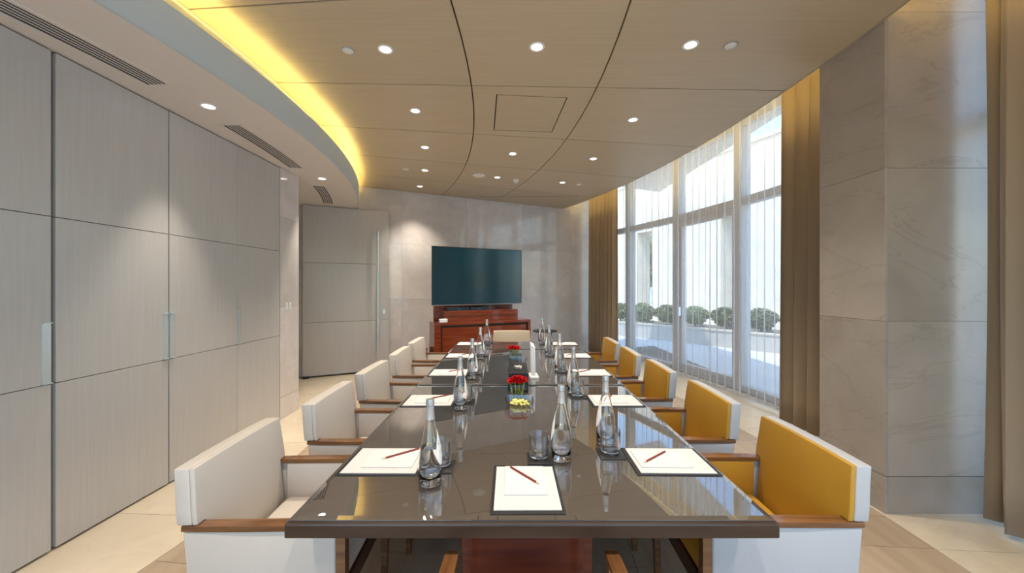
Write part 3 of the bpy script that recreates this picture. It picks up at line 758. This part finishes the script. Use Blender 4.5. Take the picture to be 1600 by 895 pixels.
# local origin: blotter centre, sitter at -Y side
def make_blotter():
    t = empty('desk_blotter', (0, 0, 0), 0)
    bbox('leather_base', (-.125, .125, -.168, .168, 0, .004), M['leatherpad'], t, bev=.0015)
    bbox('paper_stack', (-.114, .114, -.152, .150, .0041, .0065), M['paper'], t)
    return t
def make_notepad():
    t = empty('notepad', (0, 0, 0), 0)
    bbox('sheets', (-.078, .078, -.105, .105, 0, .004), M['paper2'], t, bev=.0006, seg=1)
    bbox('backing_card', (-.0785, .0785, -.1055, .1055, -.0006, -.0001), M['piping'], t)
    return t
def make_pencil():
    t = empty('pencil', (0, 0, 0), 0)
    bm = nb(); tube(bm, [(-.085, 0, .0038), (.070, 0, .0038)], .0038, 6); obj('shaft', bm, M['pencil'], t)
    bm = nb(); tube(bm, [(.070, 0, .0038), (.083, 0, .0038)], [.0037, .0012], 6); obj('tip', bm, M['pwood'], t)
    bm = nb(); tube(bm, [(.083, 0, .0038), (.088, 0, .0038)], [.0012, .0003], 6); obj('lead', bm, M['lead'], t)
    return t
protos = {'bottle': make_bottle, 'tumbler': make_tumbler, 'coaster': make_coaster, 'blotter': make_blotter, 'notepad': make_notepad, 'pencil': make_pencil}
made = {}
def put(kind, x, y, z, rz, label, cat, group):
    if kind not in made: made[kind] = protos[kind](); o = made[kind]
    else: o = copy_tree(made[kind])
    o.location = (x, y, z); o.rotation_euler = (0, 0, rz); return tag(o, label, cat, group)
ordn = ['nearest the camera', 'second from the camera', 'in the middle of the row', 'fourth from the camera', 'at the far end']
EY = [1.62, 2.475, 3.235, 4.025, 4.83]
lb = [(-.312, 1.44), (-.318, 2.32), (-.320, 3.05), (-.325, 3.88), (-.317, 4.76)]
rbt = [(.450, 1.815), (.437, 2.68), (.424, 3.36), (.404, 4.105), (.392, 4.885)]
rgl = [(.441, 1.695), (.447, 2.575), (.438, 3.262), (.425, 4.005), (.412, 4.785)]
for side in (0, 1):
    nm = 'cupboard side' if side == 0 else 'window side'
    for i, y in enumerate(EY):
        z = top_at(y-.1)+.0003
        x = -.535 if side == 0 else .668
        rz = -PI/2 if side == 0 else PI/2
        jit = R_(random.uniform(-1, 1))
        put('blotter', x, y, z, rz+jit, 'black-edged blotter with white paper, %s, %s' % (nm, ordn[i]), 'blotter', 'desk blotters laid at the places')
        put('notepad', x+(.02 if side == 0 else -.03), y+.005, z+.0072, rz+jit, 'white notepad on the blotter, %s, %s' % (nm, ordn[i]), 'notepad', 'notepads on the blotters')
        if side == 0: px, py, pr = x+.048, y+.043, R_(42+random.uniform(-6, 6))+PI
        else: px, py, pr = x-.052, y+.010, R_(44+random.uniform(-6, 6))+PI
        put('pencil', px, py, z+.0114, pr, 'red pencil lying on the notepad, %s, %s' % (nm, ordn[i]), 'pencil', 'red pencils on the notepads')
        if side == 0:
            bx, by = lb[i]; gx, gy = bx+.015, by+.135
            if i == 0: gy = 1.575
            put('bottle', bx, by, top_at(by)+.0003, R_(8), 'clear glass water bottle, %s, %s' % (nm, ordn[i]), 'bottle', 'glass water bottles on the table')
        else:
            bx, by = rbt[i]; gx, gy = rgl[i]
            put('bottle', bx, by, top_at(by)+.0003, R_(200), 'clear glass water bottle, %s, %s' % (nm, ordn[i]), 'bottle', 'glass water bottles on the table')
        zc = top_at(gy)+.0003
        put('coaster', gx-(0.0 if side else .0), gy-.006, zc, R_(0), 'square black coaster, %s, %s' % (nm, ordn[i]), 'coaster', 'coasters under the tumblers')
        put('tumbler', gx, gy, zc+.0053, 0, 'empty clear tumbler on its coaster, %s, %s' % (nm, ordn[i]), 'glass', 'tumblers on coasters')
z = top_at(1.4)+.0003
put('blotter', .052, 1.409, z, R_(.3), 'upright blotter with white paper at the near head of the table', 'blotter', 'desk blotters laid at the places')
put('notepad', .050, 1.449, z+.0072, 0, 'white notepad on the blotter at the near head of the table', 'notepad', 'notepads on the blotters')
put('pencil', .048, 1.472, z+.0114, R_(-51), 'red pencil on the notepad at the near head of the table', 'pencil', 'red pencils on the notepads')
put('bottle', .214, 1.64, z, R_(190), 'clear glass water bottle right of the near head tumbler', 'bottle', 'glass water bottles on the table')
put('coaster', .122, 1.642, z, 0, 'square coaster above the near head blotter', 'coaster', 'coasters under the tumblers')
put('tumbler', .118, 1.645, z+.0053, 0, 'empty clear tumbler above the near head blotter', 'glass', 'tumblers on coasters')

# ---- rose arrangements
def rose_mesh():
    bm = nb(); rnd = random.Random(4)
    for ring, (n, r, h, tilt) in enumerate(((3, .004, .020, .1), (4, .009, .022, .30), (5, .0135, .020, .55), (6, .017, .015, .95))):
        for k in range(n):
            a = 2*PI*k/n+ring*.6+rnd.uniform(-.15, .15); hw = PI/n*1.35; pr = None
            for v in range(4):
                t = v/3; row = []
                for u in range(5):
                    b = a+hw*(u/4*2-1)*(1 if v else .5); rr_ = r*(.35+.75*t)+tilt*.006*t*t+(.0012*math.sin(u*2.3+k) if v == 3 else 0)
                    zz = h*t-(.0035*(abs(u-2)/2)**2 if v == 3 else 0)-(tilt*.005 if v == 3 else 0)
                    row.append(bm.verts.new((rr_*math.cos(b), rr_*math.sin(b), zz)))
                if pr:
                    for u in range(4): bm.faces.new((pr[u], pr[u+1], row[u+1], row[u]))
                pr = row
    me = bpy.data.meshes.new('rose_bloom'); bm.to_mesh(me); bm.free(); me.materials.append(M['rose'])
    for p in me.polygons: p.use_smooth = True
    return me
RM = rose_mesh()
def roses(x, y, z, label):
    t = empty('rose_arrangement', (x, y, z), 0, label, 'flower arrangement', 'red rose cubes along the table centre')
    bm = nb(); s, th, h = .050, .003, .092
    for a, b, c, d in ((-s, s, -s, -s+th), (-s, s, s-th, s), (-s, -s+th, -s+th, s-th), (s-th, s, -s+th, s-th)): box(bm, a, b, c, d, 0, h)
    box(bm, -s+th, s-th, -s+th, s-th, 0, .006); obj('glass_vase', bm, M['vase'], t)
    bm = nb(); rnd = random.Random(int(y*100))
    pos = []
    for i in range(4):
        for j in range(4):
            pos.append((-.043+.0287*i+rnd.uniform(-.003, .003), -.043+.0287*j+rnd.uniform(-.003, .003), .098+rnd.uniform(0, .014)+(0.012 if i in (1, 2) and j in (1, 2) else 0)))
    for px, py, pz in pos: tube(bm, [(px*.7, py*.7, .01), (px*.9, py*.9, .06), (px, py, pz)], .0022, 5)
    obj('stems', bm, M['stem'], t)
    bm = nb()
    for k in range(46):
        a = rnd.uniform(0, 2*PI); rr_ = rnd.uniform(.012, .040); c = Vector((rr_*math.cos(a), rr_*math.sin(a), rnd.uniform(.015, .092)))
        if k > 34: c = Vector((rnd.choice((-1, 1))*.048, rnd.uniform(-.045, .045), rnd.uniform(.090, .100))) if k % 2 else Vector((rnd.uniform(-.045, .045), -.05, rnd.uniform(.085, .100)))
        u = Vector((math.cos(a+1), math.sin(a+1), rnd.uniform(-.3, .8))).normalized()*.016; v = Vector((-math.sin(a), math.cos(a), .2)).normalized()*.008
        q = [c-u, c+v, c+u, c-v]; bm.faces.new([bm.verts.new(p) for p in q])
    lv = obj('leaves', bm, M['stem'], t); lv['kind'] = 'stuff'
    for px, py, pz in pos:
        o = link('rose', RM, t, (px, py, pz), rnd.uniform(0, 6)); o.scale = (1.05,)*3
    return t
roses(.036, 2.565, top_at(2.5)+.0003, 'cube of red roses in front of the black tissue box')
roses(.018, 3.86, top_at(3.9)+.0003, 'cube of red roses beyond the black tissue box')
# ---- sweet dishes
def dish(x, y, z, label, sx=.092, sy=.075):
    t = empty('sweet_dish', (x, y, z), 0, label, 'dish', 'clear sweet dishes')
    bm = nb(); h = .045; th = .004; f = 1.0; b = .86
    def ring(s, zz, ins): 
        ax, ay = sx*s-ins, sy*s-ins; c = .018; p = []
        for qx, qy, a0 in ((1, 1, 0), (-1, 1, 90), (-1, -1, 180), (1, -1, 270)):
            for k in range(4):
                a = R_(a0+30*k); p.append((qx*(ax-c)+c*math.cos(a), qy*(ay-c)+c*math.sin(a), zz))
        return [bm.verts.new(v) for v in p]
    rs = [ring(b, 0, 0), ring(f, h, 0), ring(f, h, th), ring(b, th*1.5, th)]
    for A, B in zip(rs, rs[1:]):
        for k in range(16): bm.faces.new((A[k], A[(k+1) % 16], B[(k+1) % 16], B[k]))
    bm.faces.new(rs[0][::-1]); bm.faces.new(rs[-1])
    obj('bowl', bm, M['dish'], t, smooth=False)
    rnd = random.Random(9)
    me = None
    for k in range(34):
        lay = 0 if k < 20 else 1
        cx = rnd.uniform(-.055, .055)*(1 if lay == 0 else .7); cy = rnd.uniform(-.042, .042)*(1 if lay == 0 else .7)
        if me is None:
            bm = nb(); bmesh.ops.create_icosphere(bm, subdivisions=1, radius=.0105)
            for v in bm.verts: v.co.z *= .7
            o = obj('sweet', bm, M['candy'], None, smooth=True); me = o.data
        else: o = link('sweet', me)
        o.location = (x+cx, y+cy, z+.0165+lay*.012); o.rotation_euler = (rnd.uniform(-.3, .3), rnd.uniform(-.3, .3), rnd.uniform(0, 6))
        tag(o, 'small yellow sweet heaped in the clear dish %s' % ('nearest the camera' if y < 3 else 'by the far roses'), 'sweet', 'yellow sweets in the %s dish' % ('near' if y < 3 else 'far'))
dish(.047, 2.385, top_at(2.3)+.0003, 'square clear dish of yellow sweets in front of the near roses')
def far_dish():
    pass
t = empty('sweet_dish', (.055, 3.72, top_at(3.7)+.0003), 0, 'empty looking clear dish before the far roses', 'dish', 'clear sweet dishes')
for o in [o for o in bpy.data.objects if o.name.startswith('bowl') and o.parent and o.parent.name == 'sweet_dish']:
    link('bowl', o.data, t); break
# ---- tissue box
t = empty('tissue_box', (.045, 2.85, top_at(2.9)+.0003), 0, 'black tissue box with a white tissue between the rose cubes', 'tissue box')
bbox('cover', (-.072, .072, -.175, .175, 0, .130), M['leatherpad'], t, bev=.004, seg=3)
bm = nb(); lathe(bm, [(0, .1302), (.03, .1302)], 20)
for v in bm.verts: v.co.y *= 2.2
obj('opening', bm, M['piping'], t)
bm = nb(); n = 10; rows = []
for i in range(5):
    v = i/4; rows.append([bm.verts.new((-.03+.06*j/n*(1-.2*v)+.012*v-.006, -.02-.06*v+.014*math.sin(j*1.3), .1305+.026*math.sin(v*2.2)+.005*math.sin(j*2+v))) for j in range(n+1)])
for A, B in zip(rows, rows[1:]):
    for j in range(n): bm.faces.new((A[j], A[j+1], B[j+1], B[j]))
obj('tissue', bm, M['paper'], t, smooth=True)
# ---- white upright sign holder seen edge on
t = empty('sign_holder', (.178, 3.10, top_at(3.1)+.0003), R_(3), 'white upright card holder standing right of the tissue box', 'sign holder')
bbox('foot', (-.035, .035, -.075, .075, 0, .016), M['white'], t, bev=.003)
bm = nb(); vs = [(-.020, -.055, .016), (.010, -.055, .016), (.010, .06, .016), (-.020, .06, .016), (-.024, -.05, .262), (.006, -.05, .246), (.006, .06, .262), (-.024, .06, .278)]
q = [bm.verts.new(v) for v in vs]
for f in ((0, 3, 2, 1), (4, 5, 6, 7), (0, 1, 5, 4), (1, 2, 6, 5), (2, 3, 7, 6), (3, 0, 4, 7)): bm.faces.new([q[i] for i in f])
obj('card', bm, M['white'], t)

# ================================================================== cabinet, screen
CA = math.atan2(.47, 1)
cp = Vector((-1.205, 5.86, 0)); ca = empty('media_cabinet', cp, CA, 'red mahogany media cabinet with a raised back shelf under the screen', 'cabinet')
CW, CD, CHh = 1.69, .34, .93
# shell
bbox('side_board', (0, .10, 0, CD, 0, CHh-.045), M['red'], ca, bev=.003)
bbox('side_board', (CW-.055, CW, 0, CD, 0, CHh-.045), M['red'], ca, bev=.003)
bbox('top_board', (0, CW, 0, CD, CHh-.044, CHh), M['redh'], ca, bev=.003)
bbox('recess', (.10, CW-.055, .03, CD, .02, CHh-.046), M['gap'], ca)
bbox('door', (.13, CW-.085, .004, .029, .06, CHh-.085), M['redh'], ca, bev=.002)
bbox('kickboard', (.10, CW-.055, .02, .03, 0, .055), M['black'], ca)
bbox('raised_shelf', (.19, 1.50, .12, CD, CHh+.0005, 1.105), M['redh'], ca, bev=.003)
bbox('shelf_groove', (.195, 1.495, .114, .12, 1.02, 1.026), M['gap'], ca)
bbox('back_board', (.07, 1.50, CD+.001, CD+.03, .0, 1.195), M['red'], ca, bev=.003)
def cpt(x, y, z): 
    v = Matrix.Rotation(CA, 3, 'Z') @ Vector((x, y, 0)); return (cp.x+v.x, cp.y+v.y, z)
for i, (x0, x1, lbl) in enumerate(((.27, .62, 'slim black video box, left of two under the screen'), (.64, .95, 'slim black video box, right of two under the screen'))):
    t = empty('set_top_box', cpt((x0+x1)/2, .2, 1.1055), CA, lbl, 'video box', 'video boxes on the raised shelf'); hw = (x1-x0)/2
    bbox('case', (-hw, hw, -.07, .09, 0, .048), mat('dark_blue_black_case', (.012, .035, .055), .3), t, bev=.003)
    bbox('display', (-hw*.2, hw*.1, -.072, -.07, .018, .028), M['farglass'], t)
t = empty('power_adapter', cpt(.16, .07, CHh+.0005), CA, 'small white plug box at the left front of the cabinet top', 'plug box')
bbox('case', (-.065, .06, -.04, .04, 0, .055), M['white'], t, bev=.006)
bm = nb(); tube(bm, [(-.065, .0, .02), (-.09, .02, .008), (-.115, .0, .006), (-.135, .03, .008), (-.12, .09, .01)], .005, 6); obj('cable', bm, M['black'], t, smooth=True)
# screen
TA = math.atan2(.53, 1)
tp = Vector((-1.262, 5.94, 0)); tv = empty('television', (tp.x, tp.y, 1.205), TA, 'large flat black television above the mahogany cabinet', 'television')
TW, THh = 1.62, .935
bbox('back_case', (.02, TW-.02, .012, .055, .02, THh-.02), M['black'], tv, bev=.01)
bm = nb()
for b in ((0, TW, 0, .012, 0, .012), (0, TW, 0, .012, THh-.010, THh), (0, .010, 0, .012, .012, THh-.010), (TW-.010, TW, 0, .012, .012, THh-.010)): box(bm, *b)
obj('bezel', bm, M['black'], tv)
bbox('screen', (.010, TW-.010, .003, .010, .012, THh-.010), M['screen'], tv)
bbox('chin', (.01, TW-.01, -.002, .012, -.008, 0), M['cap'], tv)
bbox('wall_bracket', (.6, 1.0, .055, .27, -.009, .5), M['blackmetal'], tv)
bbox('sensor_bar', (.93, 1.25, -.01, .03, -.022, -.0085), M['black'], tv)
# side table right of the cabinet
t = empty('side_table', (.56, 6.42, 0), 0, 'small black round side table right of the cabinet', 'side table')
bm = nb(); lathe(bm, [(0, .735), (.20, .735), (.21, .742), (.21, .752), (.2, .755), (0, .755)], 36); autosmooth(obj('table_top', bm, M['blackmetal'], t))
for k in range(3):
    a = R_(210+120*k); bm = nb(); tube(bm, [(.12*math.cos(a), .12*math.sin(a), .735), (.17*math.cos(a), .17*math.sin(a), 0)], .009, 8); obj('leg', bm, M['blackmetal'], t)
t = empty('waste_bin', (-1.56, 6.42, 0), 0, 'dark waste bin on the floor left of the mahogany cabinet', 'waste bin')
bm = nb(); lathe(bm, [(0, 0), (.10, 0), (.115, .44), (.108, .44), (.095, .01), (0, .01)], 28); autosmooth(obj('body', bm, M['blackmetal'], t))
bm = nb(); lathe(bm, [(.116, .425), (.120, .430), (.120, .445), (.107, .448), (.107, .44)], 28); autosmooth(obj('rim', bm, M['legwood'], t))

# ================================================================== outside
S(bbox('floor', (-30, 60, -40, 90, -.3, -.125), M['terrace']), 'bright terrace paving outside the windows')
bm = nb(); prism(bm, [(3.62, -20), (30, -20), (30, 60), (-12, 60), (-12, 14), (2.4, 9.4), (3.6, 6)], -.12, -.02)
S(obj('floor', bm, M['terrace']), 'terrace in front of the windows')
# opposite facade
fo = Vector((12.2, 4.0, 0)); fd = Vector((-.42, 1, 0)).normalized(); fa = math.atan2(fd.y, fd.x)
b = empty('facade_building', fo, fa, 'cream stone building with tall piers opposite the windows', 'building')
# distances along the facade from its near end
bbox('upper_wall', (-4, 22, -.8, 0, 4.1, 6.5), M['facade'], b)
bbox('coping', (-4, 22, -.85, .06, 6.5, 6.62), M['facade'], b)
bbox('wall', (-4, 10.3, -.8, -.002, -.02, 4.1), M['facade'], b)
for x0, x1 in ((11.15, 14.7), (15.7, 18.6), (20.3, 22)): bbox('pier', (x0, x1, -.8, -.002, -.02, 4.1), M['facade'], b)
# far pale building behind
b2 = empty('distant_building', (9, 34, 0), 0, 'pale grey distant building seen between the piers', 'building')
bbox('wall', (-8, 14, 0, 8, 0, 9), M['farwall'], b2)
for i in range(7):
    for j in range(3):
        wn = bbox('window', (-7.2+3*i, -5.6+3*i, -.08, 0, 1.2+2.6*j, 2.9+2.6*j), M['farglass'], b2)
        bbox('sill', (-7.3+3*i, -5.5+3*i, -.16, -.08, 1.1+2.6*j, 1.2+2.6*j), M['facade'], wn)
# planter and shrubs
P0, P1 = Vector((7.6, 6.9, 0)), Vector((2.9, 12.4, 0)); pd_ = (P1-P0); pa = math.atan2(pd_.y, pd_.x); PL = pd_.length
pt = empty('planter', P0, pa, 'long low grey stone planter on the terrace', 'planter')
bbox('front_wall', (0, PL, 0, .12, -.02, .38), M['planter'], pt); bbox('coping', (-.02, PL+.02, -.03, .15, .38, .42), M['facade'], pt)
bbox('soil', (0, PL, -1.1, 0, -.02, .33), M['bark'], pt); bbox('back_wall', (0, PL, -1.2, -1.1, -.02, .40), M['planter'], pt)
def leaf_mesh(name, n, rx, ry, rz, size, m, seed, hollow=.55):
    rnd = random.Random(seed); vs, fs = [], []
    for i in range(n):
        d = Vector((rnd.gauss(0, 1), rnd.gauss(0, 1), rnd.gauss(0, 1))).normalized()*rnd.uniform(hollow, 1)
        d = Vector((d.x*(1+.15*math.sin(5*d.z+3*d.y)), d.y, d.z)); c = Vector((d.x*rx, d.y*ry, d.z*rz))
        u = Vector((rnd.gauss(0, 1), rnd.gauss(0, 1), rnd.gauss(0, 1))).normalized(); v = u.orthogonal().normalized()
        s = size*rnd.uniform(.6, 1.3); k = len(vs)
        vs += [c-u*s, c+v*s*.5, c+u*s, c-v*s*.5]; fs.append((k, k+1, k+2, k+3))
    me = bpy.data.meshes.new(name); me.from_pydata([tuple(v) for v in vs], [], fs); me.materials.append(m); return me
shm = leaf_mesh('shrub_leaves', 2600, .36, .38, .30, .045, M['leaf'], 2, .3)
ns = 9
for i in range(ns):
    u = (i+.5)/ns*PL; q = Matrix.Rotation(pa, 3, 'Z') @ Vector((u, -.56, 0)); hgt = random.uniform(.85, 1.05)
    t = empty('shrub', (P0.x+q.x, P0.y+q.y, .33), pa+PI*(i % 2), 'rounded green shrub in the terrace planter, %s' % ('%s from the near end' % ['first', 'second', 'third', 'fourth', 'fifth', 'sixth', 'seventh', 'eighth', 'ninth'][i]), 'shrub', 'shrubs in the terrace planter')
    o = link('foliage', shm, t, (0, 0, .37)); o.scale = (1, 1, hgt); o['kind'] = 'stuff'
    bm = nb(); tube(bm, [(0, 0, 0), (.02, 0, .3)], .02, 6); obj('stem', bm, M['bark'], t)
tm = leaf_mesh('tree_leaves', 9000, 1.3, 1.3, 1.7, .08, M['leaf2'], 5, .35)
for x, y, s, lbl in ((10.7, 19.2, 1.2, 'yellow-green tree seen through the gap between the facade piers'), (7.6, 23.2, 1.2, 'pale green tree seen past the far facade pier')):
    t = empty('tree', (x, y, -.12), s, lbl, 'tree', 'trees beyond the facade')
    bm = nb(); tube(bm, [(0, 0, 0), (.05, 0, 1), (.02, .05, 2.2), (.1, 0, 3.0)], [.12, .10, .08, .04], 8); obj('trunk', bm, M['bark'], t)
    o = link('foliage', tm, t, (0, 0, 2.6*s)); o.scale = (s, s, s); o['kind'] = 'stuff'
